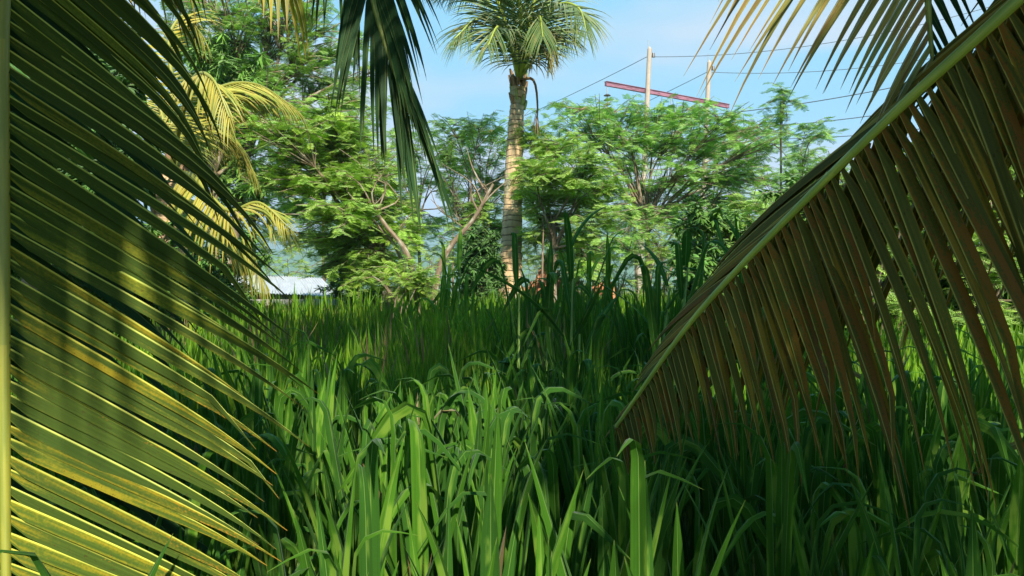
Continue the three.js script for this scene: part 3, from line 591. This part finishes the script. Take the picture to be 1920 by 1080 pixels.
/* clumps: [px, py, half width px, half height px, leaves]; every clump is a limb's end with twigs and leaves round it */
function tree(name, label, category, o) {
  rnd = mulberry(o.seed);
  const d = o.d, base = P(o.foot, 540, d); base.y = 0;
  const t = thing(name, label, category, base, o.group), rel = v => v.clone().sub(base);
  const fork = P(o.fork[0], o.fork[1], d), tb = new MB(base), mid = base.clone().lerp(fork, 0.5).add(V(rr(-0.1, 0.1), 0, rr(-0.1, 0.1)));
  for (let s = 0; s < (o.stems ?? 1); s++) {
    const off = V(rr(-0.2, 0.2) * (s ? 1 : 0), 0, rr(-0.2, 0.2) * (s ? 1 : 0));
    const b = s ? new MB(base) : tb; b.tube(curve([base.clone().add(off), mid.clone().addScaledVector(off, 1.6), s ? P(...o.clumps[(s * 5) % o.clumps.length].slice(0, 2), d) : fork], 16), q => o.r * (s ? 0.6 * lerp(1, 0.12, q) : lerp(1, 0.55, q)), 8, [1, 1, 1], 0.6);
    part('trunk', b.geo(), limbMat, t);
  }
  const leaves = [], twigs = new MB(base);
  for (let [px, py, rx, ry, n] of o.clumps) {
    const zz = d + rr(-1, 1) * (o.depth ?? 0.8), c = P(px, py, zz), RX = rx * (o.wide ?? 1.35) / F * d, RY = ry * (o.tall ?? 1.7) / F * d, RZ = RX * 0.9;
    const limb = curve([fork.clone().add(V(rr(-.05, .05), rr(-0.5, 0.05), 0)), fork.clone().lerp(c, 0.5).add(V(rr(-.15, .15), rr(-.1, 0.2) , rr(-.2, .2))), c], 8);
    const lb = new MB(base); lb.tube(limb, q => o.r * lerp(0.34, 0.07, q), 6, [1, 1, 1], 0.6); part('limb', lb.geo(), limbMat, t);
    n *= o.dense ?? 1.8; const tw = Math.max(6, Math.round(n / 9));
    for (let k = 0; k < tw; k++) {
      const a = rnd() * 6.28, e = rr(-0.9, 0.95), q = Math.pow(rnd(), 0.4);
      const end = c.clone().add(V(Math.cos(a) * RX * q * Math.cos(e), Math.sin(e) * RY * 1.4 * q, Math.sin(a) * RZ * q * Math.cos(e)));
      const st = limb[8 - Math.floor(rnd() * 4)], m = st.clone().lerp(end, 0.55).add(V(0, rr(0, 0.12) * RX, 0)), pts = curve([st, m, end], 5);
      twigs.tube(pts, q2 => o.r * lerp(0.09, 0.025, q2) + 0.002, 4, [1, 1, 1], 0.4);
      const per = Math.ceil(n / tw);
      for (let i = 0; i < per; i++) {
        const s = lerp(0.35, 1, (i + rnd()) / per), p = pts[Math.min(4, Math.floor(s * 5))].clone().lerp(pts[Math.min(5, Math.floor(s * 5) + 1)], (s * 5) % 1).sub(base);
        const j = rr(0.8, 1.2), w = o.tint ?? [1, 1, 1], g = rr(-1, 1) * 0.1;
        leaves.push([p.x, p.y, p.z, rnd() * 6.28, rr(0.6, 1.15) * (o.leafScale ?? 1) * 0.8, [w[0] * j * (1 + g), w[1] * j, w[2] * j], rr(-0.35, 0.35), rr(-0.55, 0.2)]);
      }
    }
  }
  if (o.bare) for (let k = 0; k < o.bare[4]; k++) { const p = P(o.bare[0] + rr(-1, 1) * o.bare[2], o.bare[1] + rr(-1, 1) * o.bare[3], d + rr(-.5, .5)); twigs.tube(curve([fork.clone().add(V(0, rr(-.4, .2), 0)), fork.clone().lerp(p, 0.5).add(V(rr(-.2, .2), rr(-.1, .1), 0)), p], 6), q => lerp(0.014, 0.004, q), 4, [1, 1, 1], 0.4); }
  part('twigs', twigs.geo(), limbMat, t, 'stuff');
  scatter('crown', null, null, o.leaf ?? feathers, o.mat ?? featherMat, leaves, t);
  return t;
}
tree('feathery_tree', 'bright green feathery tree left of the dark hanging frond tip, above the white shed roof', 'tree', { seed: 11, d: 10.5, foot: 745, fork: [715, 455], r: 0.085, stems: 2, tint: [1.1, 1.08, 0.7], leafScale: 0.88, dense: 2.5,
  clumps: [[520, 238, 75, 18, 200], [610, 222, 70, 22, 200], [570, 285, 80, 18, 220], [650, 275, 80, 22, 240], [530, 330, 70, 18, 180], [610, 345, 85, 20, 260], [690, 330, 70, 24, 230], [560, 392, 60, 18, 140], [640, 405, 75, 20, 220], [715, 385, 60, 22, 200], [600, 450, 60, 18, 150], [680, 455, 70, 20, 200], [745, 430, 50, 22, 120], [640, 495, 60, 16, 140], [700, 505, 70, 16, 160]] });
tree('feathery_tree', 'tall open feathery tree against the sky at the upper left', 'tree', { seed: 12, d: 17, foot: 400, fork: [470, 250], r: 0.16, depth: 1.8, tint: [0.9, 0.95, 0.85], leafScale: 1.05,
  clumps: [[430, 30, 70, 30, 260], [510, 60, 70, 32, 280], [590, 40, 60, 30, 200], [560, 120, 70, 26, 260], [470, 120, 60, 26, 220], [640, 90, 50, 26, 160], [620, 160, 60, 24, 200], [400, -30, 80, 30, 200], [540, -10, 80, 26, 220], [660, 190, 45, 20, 130], [350, 90, 60, 40, 200], [690, 140, 40, 24, 80], [500, 190, 60, 26, 200], [330, 10, 60, 40, 160]] });
tree('mango_tree', 'tree with drooping pointed leaves above the arching yellow palm frond', 'tree', { seed: 13, d: 16.5, leafScale: 1.4, foot: 400, fork: [400, 300], r: 0.14, mat: broadMat, leaf: mangos, tint: [1.25, 1.25, 0.8], depth: 1,
  clumps: [[400, 118, 55, 26, 90], [455, 140, 55, 24, 90], [370, 170, 50, 28, 80], [420, 80, 45, 24, 60], [490, 170, 40, 22, 50], [340, 230, 60, 40, 100], [430, 250, 50, 40, 80], [390, 330, 70, 40, 110], [460, 350, 50, 30, 70]] });
tree('feathery_tree', 'thin half-bare feathery tree just left of the palm trunk', 'tree', { seed: 14, d: 13.8, foot: 860, fork: [880, 430], r: 0.06, stems: 2, depth: 0.7, tint: [0.95, 1.0, 0.85], bare: [870, 350, 80, 60, 26],
  clumps: [[850, 235, 50, 16, 60], [905, 225, 45, 14, 60], [840, 290, 45, 18, 60], [900, 290, 50, 18, 70], [930, 340, 50, 22, 110], [850, 350, 40, 18, 40], [905, 395, 55, 22, 130], [930, 440, 45, 22, 140], [870, 440, 45, 18, 80]] });
tree('feathery_tree', 'feathery tree just right of the palm trunk', 'tree', { seed: 15, d: 12.2, foot: 1050, fork: [1040, 420], r: 0.07, stems: 2, depth: 0.9, tint: [1.05, 1.05, 0.75],
  clumps: [[1000, 262, 50, 20, 120], [1050, 270, 50, 20, 130], [1100, 300, 50, 20, 130], [1010, 315, 50, 20, 150], [1065, 335, 55, 20, 160], [1020, 370, 50, 22, 160], [1090, 375, 55, 20, 150], [1140, 350, 45, 18, 110], [1030, 420, 45, 20, 120], [1150, 400, 40, 14, 70], [990, 355, 30, 30, 90], [1000, 450, 45, 22, 90], [1065, 455, 50, 20, 110], [1110, 430, 45, 18, 80], [1040, 495, 50, 18, 90], [1095, 490, 40, 18, 70]] });
tree('feathery_tree', 'wide spreading feathery tree in front of the two concrete poles', 'tree', { seed: 16, d: 16, foot: 1218, fork: [1212, 400], r: 0.09, stems: 3, depth: 1.6, tint: [0.85, 1.0, 0.85], bare: [1210, 330, 60, 70, 22],
  clumps: [[1090, 205, 55, 14, 130], [1150, 212, 60, 18, 170], [1230, 220, 60, 18, 170], [1290, 205, 55, 18, 160], [1350, 225, 55, 18, 170], [1420, 235, 50, 20, 160], [1110, 250, 55, 16, 130], [1180, 258, 55, 18, 150], [1260, 262, 60, 18, 170], [1330, 275, 60, 20, 190], [1400, 285, 55, 22, 190], [1450, 270, 35, 18, 80], [1280, 320, 60, 20, 160], [1360, 335, 60, 20, 190], [1430, 335, 40, 20, 110], [1160, 305, 45, 14, 80], [1310, 375, 60, 20, 170], [1390, 385, 60, 22, 180], [1250, 400, 40, 18, 90], [1300, 425, 50, 18, 120], [1180, 350, 45, 20, 90], [1220, 360, 45, 22, 90], [1170, 410, 40, 20, 80], [1215, 430, 45, 20, 90], [1180, 470, 45, 20, 80], [1240, 475, 45, 20, 80]] });
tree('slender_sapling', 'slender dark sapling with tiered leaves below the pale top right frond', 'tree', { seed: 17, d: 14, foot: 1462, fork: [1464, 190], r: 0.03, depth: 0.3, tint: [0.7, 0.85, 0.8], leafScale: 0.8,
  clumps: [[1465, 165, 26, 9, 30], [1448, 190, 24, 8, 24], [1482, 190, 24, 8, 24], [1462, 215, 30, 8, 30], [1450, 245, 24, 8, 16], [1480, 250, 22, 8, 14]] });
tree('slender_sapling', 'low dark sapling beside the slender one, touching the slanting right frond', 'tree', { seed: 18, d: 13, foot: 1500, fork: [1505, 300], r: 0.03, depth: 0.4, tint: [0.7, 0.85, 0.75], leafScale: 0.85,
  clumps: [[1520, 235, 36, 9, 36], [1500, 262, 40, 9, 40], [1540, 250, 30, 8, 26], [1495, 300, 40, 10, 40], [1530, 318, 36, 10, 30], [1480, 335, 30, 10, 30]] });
tree('feathery_shrub', 'low bright feathery shrub below the leaning brown branches', 'shrub', { seed: 19, d: 9.5, foot: 745, fork: [745, 548], r: 0.03, depth: 0.5, tint: [1.2, 1.15, 0.65], leafScale: 0.8, leaf: smallFeathers,
  clumps: [[700, 530, 40, 18, 110], [740, 505, 40, 16, 110], [780, 520, 40, 18, 110], [760, 545, 50, 14, 120], [810, 540, 30, 16, 80], [665, 540, 30, 14, 60]] });
tree('leafy_shrub', 'glossy shrub tinted dark for shade at the left of the palm trunk', 'shrub', { seed: 20, d: 12.6, foot: 905, fork: [905, 540], r: 0.04, depth: 0.4, mat: broadMat, leaf: broads, tint: [0.7, 0.8, 0.75],  // leaf tint darkened to stand for shade at the trunk
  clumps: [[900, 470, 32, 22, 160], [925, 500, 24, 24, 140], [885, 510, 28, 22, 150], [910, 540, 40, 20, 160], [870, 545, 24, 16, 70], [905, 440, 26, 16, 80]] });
// further feathery trees that close the background
[[470, 18, 230, 500, 90, 'left of the bright feathery tree, behind the arching yellow frond'], [620, 19, 180, 500, 120, 'behind the bright feathery tree'], [790, 17, 240, 510, 90, 'in the gap below the dark hanging frond tip'], [905, 19, 235, 500, 70, 'behind the thin half-bare tree'], [1075, 19, 210, 510, 100, 'behind the tree right of the palm trunk'], [1200, 21, 230, 510, 80, 'screening the foot of the left concrete pole'], [1330, 22, 230, 510, 100, 'screening the right concrete pole'], [1480, 18, 300, 520, 80, 'behind the two dark saplings']].forEach(([px, d, y0, y1, w, where], k) => {
  const cl = []; rnd = mulberry(700 + k);
  for (let y = y0; y < y1; y += 30) for (let i = 0; i < 3; i++) cl.push([px + (i - 1) * w * 0.62 + rr(-0.3, 0.3) * w, y + rr(-16, 16), 42, 13, 34]);
  tree('feathery_tree', 'airy light green tree ' + where, 'tree', { seed: 720 + k, d, foot: px, fork: [px + rr(-15, 15), y0 + 150], r: 0.05, depth: 1.2, leafScale: 1.05, tint: k % 2 ? [0.9, 0.98, 0.85] : [1.02, 1.04, 0.75], clumps: cl, group: 'airy trees of the background' });
});
// low growth closing the far side of the field
[[455, 16, 500, 'left of the white shed roof'], [560, 17, 492, 'just behind the white shed roof'], [660, 12, 470, 'under the bright feathery tree'], [800, 14, 470, 'left of the curved pale branch'], [1005, 16.5, 470, 'behind the palm trunk'], [1085, 14.5, 452, 'between the orange earth heaps'], [1160, 17, 440, 'left of the leaning concrete pole'], [1245, 14.2, 440, 'right of the leaning concrete pole'], [1330, 12.5, 410, 'under the right pole']].forEach(([px, d, top, where], k) => {
  const cl = []; rnd = mulberry(500 + k);
  for (let y = top; y < 565; y += 26) for (const dx of [-34, 4, 38]) cl.push([px + dx + rr(-18, 18), y + rr(-12, 12), 34, 15, 26]);
  tree('feathery_shrub', 'light green shrub on the far side of the field ' + where, 'shrub', { seed: 520 + k, d, foot: px, fork: [px, 552], r: 0.03, depth: 0.7, leafScale: 0.9, leaf: k % 3 == 2 ? broads : smallFeathers, mat: k % 3 == 2 ? broadMat : featherMat, tint: k % 2 ? [1.1, 1.05, 0.75] : [0.95, 1.0, 0.8], clumps: cl, group: 'shrubs on the far side of the field' });
});
// the thicket behind the right frond
const thicket = [[1360, 8.2, 430, 'behind the tall drooping tuft'], [1450, 9.0, 380, 'behind the middle of the slanting right frond'], [1545, 8.0, 360, 'seen through gaps right of the slanting frond'], [1640, 7.5, 330, 'left of the pale twisted leaflet'], [1740, 8.4, 300, 'behind the pale twisted leaflet'], [1850, 7.6, 280, 'at the right edge behind the hanging leaflets'], [1960, 8.0, 300, 'outermost at the right edge']];
thicket.forEach(([px, d, top, where], k) => {
  const cl = []; rnd = mulberry(400 + k);
  for (let y = top; y < 600; y += 34) for (const dx of [-50, 5, 55]) cl.push([px + dx + rr(-18, 18), y + rr(-14, 14), 46, 24, 60]);
  tree('thicket_bush', 'dense green bush of the right thicket ' + where, 'shrub', { seed: 300 + k, d, foot: px, fork: [px, 560], r: 0.05, depth: 0.8, mat: k % 2 ? featherMat : broadMat, leaf: k % 2 ? smallFeathers : broads, tint: k % 2 ? [1, 1, 0.7] : [1.1, 1.1, 0.8], clumps: cl, group: 'bushes of the right thicket' });
});
tree('leafy_tree', 'leafy tree tinted dark for shade, filling the gaps behind the upper part of the big left frond', 'tree', { seed: 350, d: 5.2, foot: 60, fork: [70, 420], r: 0.08, depth: 0.8, mat: broadMat, leaf: mangos, tint: [0.6, 0.7, 0.6],  // leaf tint lowered so the sunlit crown reads as shaded gaps
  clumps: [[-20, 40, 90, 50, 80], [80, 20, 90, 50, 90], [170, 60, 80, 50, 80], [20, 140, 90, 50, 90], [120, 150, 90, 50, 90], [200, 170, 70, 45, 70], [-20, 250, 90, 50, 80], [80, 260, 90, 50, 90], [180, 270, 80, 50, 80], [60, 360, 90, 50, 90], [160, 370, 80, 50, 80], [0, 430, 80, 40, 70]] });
// and behind the left frond
[[120, 6.5, 480, 'lower left'], [260, 7.5, 440, 'middle'], [380, 9.5, 470, 'right end beside the shed']].forEach(([px, d, top, where], k) => {
  const cl = []; rnd = mulberry(460 + k);
  for (let y = top; y < 620; y += 34) for (const dx of [-50, 5, 55]) cl.push([px + dx + rr(-18, 18), y + rr(-14, 14), 46, 24, 50]);
  tree('thicket_bush', 'green bush behind the big left frond, ' + where, 'shrub', { seed: 330 + k, d, foot: px, fork: [px, 580], r: 0.05, depth: 0.8, mat: broadMat, leaf: broads, tint: [1, 1.05, 0.8], clumps: cl, group: 'bushes behind the left frond' });
});

// ---------------------------------------------------------------- leaning dead branches
rnd = mulberry(61);
function deadBranch(label, pts, r) {
  const b = new MB(pts[0]); b.tube(curve(pts, 16), t => lerp(r, r * 0.4, t), 7, [1, 1, 1], 0.5);
  const t = thing('leaning_branch', label, 'branch', pts[0], 'leaning bare branches');
  part('stem', b.geo(), limbMat, t);
  const e = pts[pts.length - 1], s = pts[pts.length - 2];
  for (let k = 0; k < 5; k++) { const q = new MB(pts[0]), a = s.clone().lerp(e, rr(0.1, 0.9)); q.tube(curve([a, a.clone().add(V(rr(-.3, .3), rr(.15, .4), rr(-.2, .2))), a.clone().add(V(rr(-.6, .6), rr(.4, .8), rr(-.3, .3)))], 6), t2 => lerp(r * 0.35, 0.003, t2), 5, [1, 1, 1], 0.5); part('side_branch', q.geo(), limbMat, t); }
}
const low = (px, d) => { const p = P(px, 540, d); p.y = 0.4; return p; };
deadBranch('thin brown branch leaning left out of the bright shrub', [low(800, 9.8), P(765, 480, 9.8), P(725, 425, 9.9), P(690, 378, 10)], 0.045);
deadBranch('second thin brown branch leaning left, beside the first', [low(785, 10), P(750, 480, 10), P(715, 430, 10), P(672, 385, 10.1)], 0.035);
deadBranch('curved pale branch sweeping up right towards the palm trunk', [low(805, 11), P(822, 510, 11), P(850, 455, 11), P(885, 415, 11), P(925, 345, 11)], 0.055);

// ---------------------------------------------------------------- twin-pole power line
{
  const conc = tex(64, 512, (u, v) => { const n = fbm(u * 5, v * 14, 201, 5, 5), s = fbm(u * 16, v * 60, 205, 3, 16); return mixc(hx(0x968a7c), hx(0xb0a494), n * 0.7 + s * 0.3); });
  const cm = new THREE.MeshStandardMaterial({ map: conc, roughness: 0.9, bumpMap: conc, bumpScale: 0.004 });
  const steel = new THREE.MeshStandardMaterial({ color: new THREE.Color(0.42, 0.16, 0.20), roughness: 0.6 });
  const steelTex = tex(256, 32, (u, v) => { const n = fbm(u * 30, v * 4, 211, 4); return mixc(hx(0x8c6070), hx(0x6a4653), smooth(0.35, 0.7, n)); }); steel.map = steelTex; steel.color.set(0xffffff);
  const glaze = new THREE.MeshPhysicalMaterial({ color: 0x4a4038, roughness: 0.3, clearcoat: 0.6 }), galv = new THREE.MeshStandardMaterial({ color: 0x9a9da0, metalness: 0.7, roughness: 0.5 });
  const d1 = 30, d2 = 31.7, p1t = P(1218, 92, d1), p2t = P(1330, 117, d2);
  const b1 = P(1194, 540, d1), b2 = P(1306, 540, d2); b1.y = 0; b2.y = 0;
  const t = thing('twin_pole_power_pylon', 'two pale concrete poles joined by a maroon steel crossarm rising behind the trees', 'utility pole', b1);
  for (const [b, e] of [[b1, p1t], [b2, p2t]]) {
    const m = new MB(b1); m.tube([b, b.clone().lerp(e, 0.33), b.clone().lerp(e, 0.66), e], q => lerp(0.14, 0.085, q), 14, [1, 1, 1], 2);
    const pole = part('pole', m.geo(), cm, t);
    const cap = new THREE.ConeGeometry(0.085, 0.12, 14); const cp = part('cap', cap, cm, pole); cp.position.copy(e).sub(b1).add(V(0, 0.058, 0));
    const pin = part('pin', new THREE.CylinderGeometry(0.015, 0.015, 0.3, 6), galv, pole); pin.position.copy(e).sub(b1).add(V(-0.05, 0.2, 0));
    const ins = part('top_insulator', new THREE.CylinderGeometry(0.05, 0.07, 0.16, 10), glaze, pole); ins.position.copy(e).sub(b1).add(V(0.14, -0.25, 0.05));
  }
  const a0 = P(1141, 155, 28.85), a1 = P(1372, 198, 32.5), off = V(-0.09, 0, -0.17);
  a0.add(off); a1.add(off);
  const len = a0.distanceTo(a1), arm = part('crossarm', new THREE.BoxGeometry(len, 0.15, 0.10), steel, t);
  arm.position.copy(a0).add(a1).multiplyScalar(0.5).sub(b1); arm.quaternion.setFromUnitVectors(V(1, 0, 0), a1.clone().sub(a0).normalize());
  const lip = part('flange', new THREE.BoxGeometry(len, 0.02, 0.16), steel, arm); lip.position.set(0, 0.086, 0);
  for (const s of [0.012, 0.5, 0.985]) {
    const top = a0.clone().lerp(a1, s), st = new THREE.Group();
    const rod = part('insulator_string', new THREE.CylinderGeometry(0.018, 0.018, 1.3, 6), galv, t); rod.position.copy(top).sub(b1).add(V(0, -0.72, 0));
    for (let k = 0; k < 6; k++) { const g = new THREE.LatheGeometry([[0.02, 0.06], [0.05, 0.05], [0.135, 0.0], [0.13, -0.02], [0.05, -0.01], [0.02, -0.03]].map(q => new THREE.Vector2(...q)), 14); const dsc = part('disc', g, glaze, rod); dsc.position.y = 0.30 - k * 0.17; }
  }
  const wm = new THREE.MeshStandardMaterial({ color: 0x56606a, roughness: 0.6, metalness: 0.3 });
  const wire = (label, a, b, sag, r = 0.016) => {
    const pts = []; for (let k = 0; k <= 30; k++) { const s = k / 30; pts.push(a.clone().lerp(b, s).add(V(0, -sag * 4 * s * (1 - s), 0))); }
    const m = new MB(a).tube(pts, r, 5); const o = part(numbered('overhead_wire'), m.geo(), wm, scene); o.position.copy(a); o.userData = { label, category: 'wire', group: 'overhead wires' };
  };
  const at = (s) => a0.clone().lerp(a1, s).add(V(0, -1.35, 0));
  wire('thin wire running down left from the top of the left concrete pole', p1t.clone().add(V(-0.1, -0.3, 0)), P(560, 330, 60), 1.2, 0.012);
  wire('thin wire running right from the top of the left concrete pole', p1t.clone().add(V(0.1, -0.3, 0)), P(1900, 0, 26), 0.5, 0.012);
  wire('thin wire running down left from the top of the right concrete pole', p2t.clone().add(V(-0.1, -0.4, 0)), P(700, 340, 60), 1.2, 0.012);
  wire('thin wire running right from the top of the right concrete pole', p2t.clone().add(V(0.1, -0.4, 0)), P(1980, 60, 27), 0.5, 0.012);
  wire('conductor wire running right from the left end of the crossarm', at(0.012), P(2000, 85, 22), 0.5);
  wire('conductor wire running right from the middle of the crossarm', at(0.5), P(2000, 150, 24), 0.4);
  wire('conductor wire running right from the right end of the crossarm', at(0.985), P(2000, 195, 26), 0.4);
}

// ---------------------------------------------------------------- shed and earth mounds
{
  const D = 14.5, base = P(510, 540, D); base.y = 0;
  const t = thing('shed', 'low shed with a whitish corrugated metal roof at the left edge of the field', 'shed', base);
  const rt = tex(256, 256, (u, v) => { const n = fbm(u * 5, v * 9, 221, 5), s = fbm(u * 40, v * 6, 225, 3); return mixc(mixc(hx(0xb4b8bc), hx(0x989ea6), n), hx(0x9a8f84), smooth(0.62, 0.8, s * 0.6 + n * 0.4) * 0.6); });
  const roofM = new THREE.MeshStandardMaterial({ map: rt, roughness: 0.7 });
  const wallM = new THREE.MeshStandardMaterial({ map: tex(128, 128, (u, v) => { const n = fbm(u * 8, v * 5, 231, 4, 8); return mixc(hx(0x8a8076), hx(0xa8a094), n); }), roughness: 0.95 });
  const ridgeL = P(385, 512, D + 1.2), ridgeR = P(602, 521, D + 1.2), eaveL = P(372, 545, D - 0.6), eaveR = P(634, 556, D - 0.6);
  const N = 5;
  for (let k = 0; k < N; k++) {          // overlapping sheets
    const g = new THREE.BufferGeometry(), pos = [], uv = [], idx = [], m = 48, e = 0.004 * (k % 2);
    for (let j = 0; j < 2; j++) for (let i = 0; i <= m; i++) {
      const s = (k + i / m * 1.02) / N, p = (j ? eaveL.clone().lerp(eaveR, s) : ridgeL.clone().lerp(ridgeR, s)); p.y += 0.012 * Math.sin(i / m * Math.PI * 2 * 9) + e;
      pos.push(p.x - base.x, p.y - base.y, p.z - base.z); uv.push(i / m, j); if (i < m && !j) idx.push(i, i + m + 1, i + 1, i + 1, i + m + 1, i + m + 2);
    }
    g.setAttribute('position', new THREE.Float32BufferAttribute(pos, 3)); g.setAttribute('uv', new THREE.Float32BufferAttribute(uv, 2)); g.setIndex(idx); g.computeVertexNormals();
    part('roof_sheet', g, roofM, t);
  }
  const bx = (name, x0, x1, y0, y1, z0, z1, mat) => { const m = part(name, new THREE.BoxGeometry(x1 - x0, y1 - y0, z1 - z0), mat, t); m.position.set((x0 + x1) / 2, (y0 + y1) / 2, (z0 + z1) / 2).sub(base); return m; };
  bx('front_wall', eaveL.x + 0.15, eaveR.x - 0.15, 0, eaveR.y - 0.1, eaveL.z - 0.25, eaveL.z - 0.15, wallM);
  bx('back_wall', ridgeL.x + 0.1, ridgeR.x - 0.1, 0, ridgeR.y - 0.1, ridgeL.z + 0.1, ridgeL.z + 0.2, wallM);
  bx('fascia', eaveL.x, eaveR.x, eaveR.y - 0.16, eaveR.y - 0.05, eaveL.z - 0.06, eaveL.z - 0.02, new THREE.MeshStandardMaterial({ color: 0x8f8a84, roughness: 0.8 }));
}
{
  const et = tex(256, 256, (u, v) => { const n = fbm(u * 9, v * 9, 241, 5, 9), s = vnoise(u * 60, v * 60, 246, 60); return mixc(mixc(hx(0x9a6040), hx(0xb8825e), n), hx(0x7e4a30), smooth(0.6, 0.9, s) * 0.5); });
  const em = new THREE.MeshStandardMaterial({ map: et, roughness: 1 });
  const mound = (px, py, d, rx, label) => {
    const g = new THREE.IcosahedronGeometry(1, 24), p = g.attributes.position, H = P(px, py, d).y;
    for (let i = 0; i < p.count; i++) { const x = p.getX(i), y = p.getY(i), z = p.getZ(i), k = 0.78 + 0.4 * fbm(x * 2.3 + 9 + px, z * 2.3 + y * 2, 251, 5) + 0.12 * (vnoise(x * 11 + px, y * 11 + z * 9, 256) - 0.5); p.setXYZ(i, x * k * rx, Math.max(-0.1, y * k * H), z * k * rx * 0.8); }
    g.computeVertexNormals();
    const b = P(px, 540, d); b.y = 0; const m = part(numbered('earth_mound'), g, em, scene); m.position.copy(b); m.userData = { label, category: 'earth mound', group: 'heaps of reddish earth' };
  };
  mound(1032, 496, 15, 0.55, 'orange-red heap of earth just right of the palm trunk, the larger one');
  mound(1130, 512, 15, 0.4, 'smaller orange-red heap of earth below the leaning concrete pole');
  mound(990, 540, 15.5, 0.35, 'low orange-red earth heap close to the palm trunk');
}

renderer.render(scene, camera);
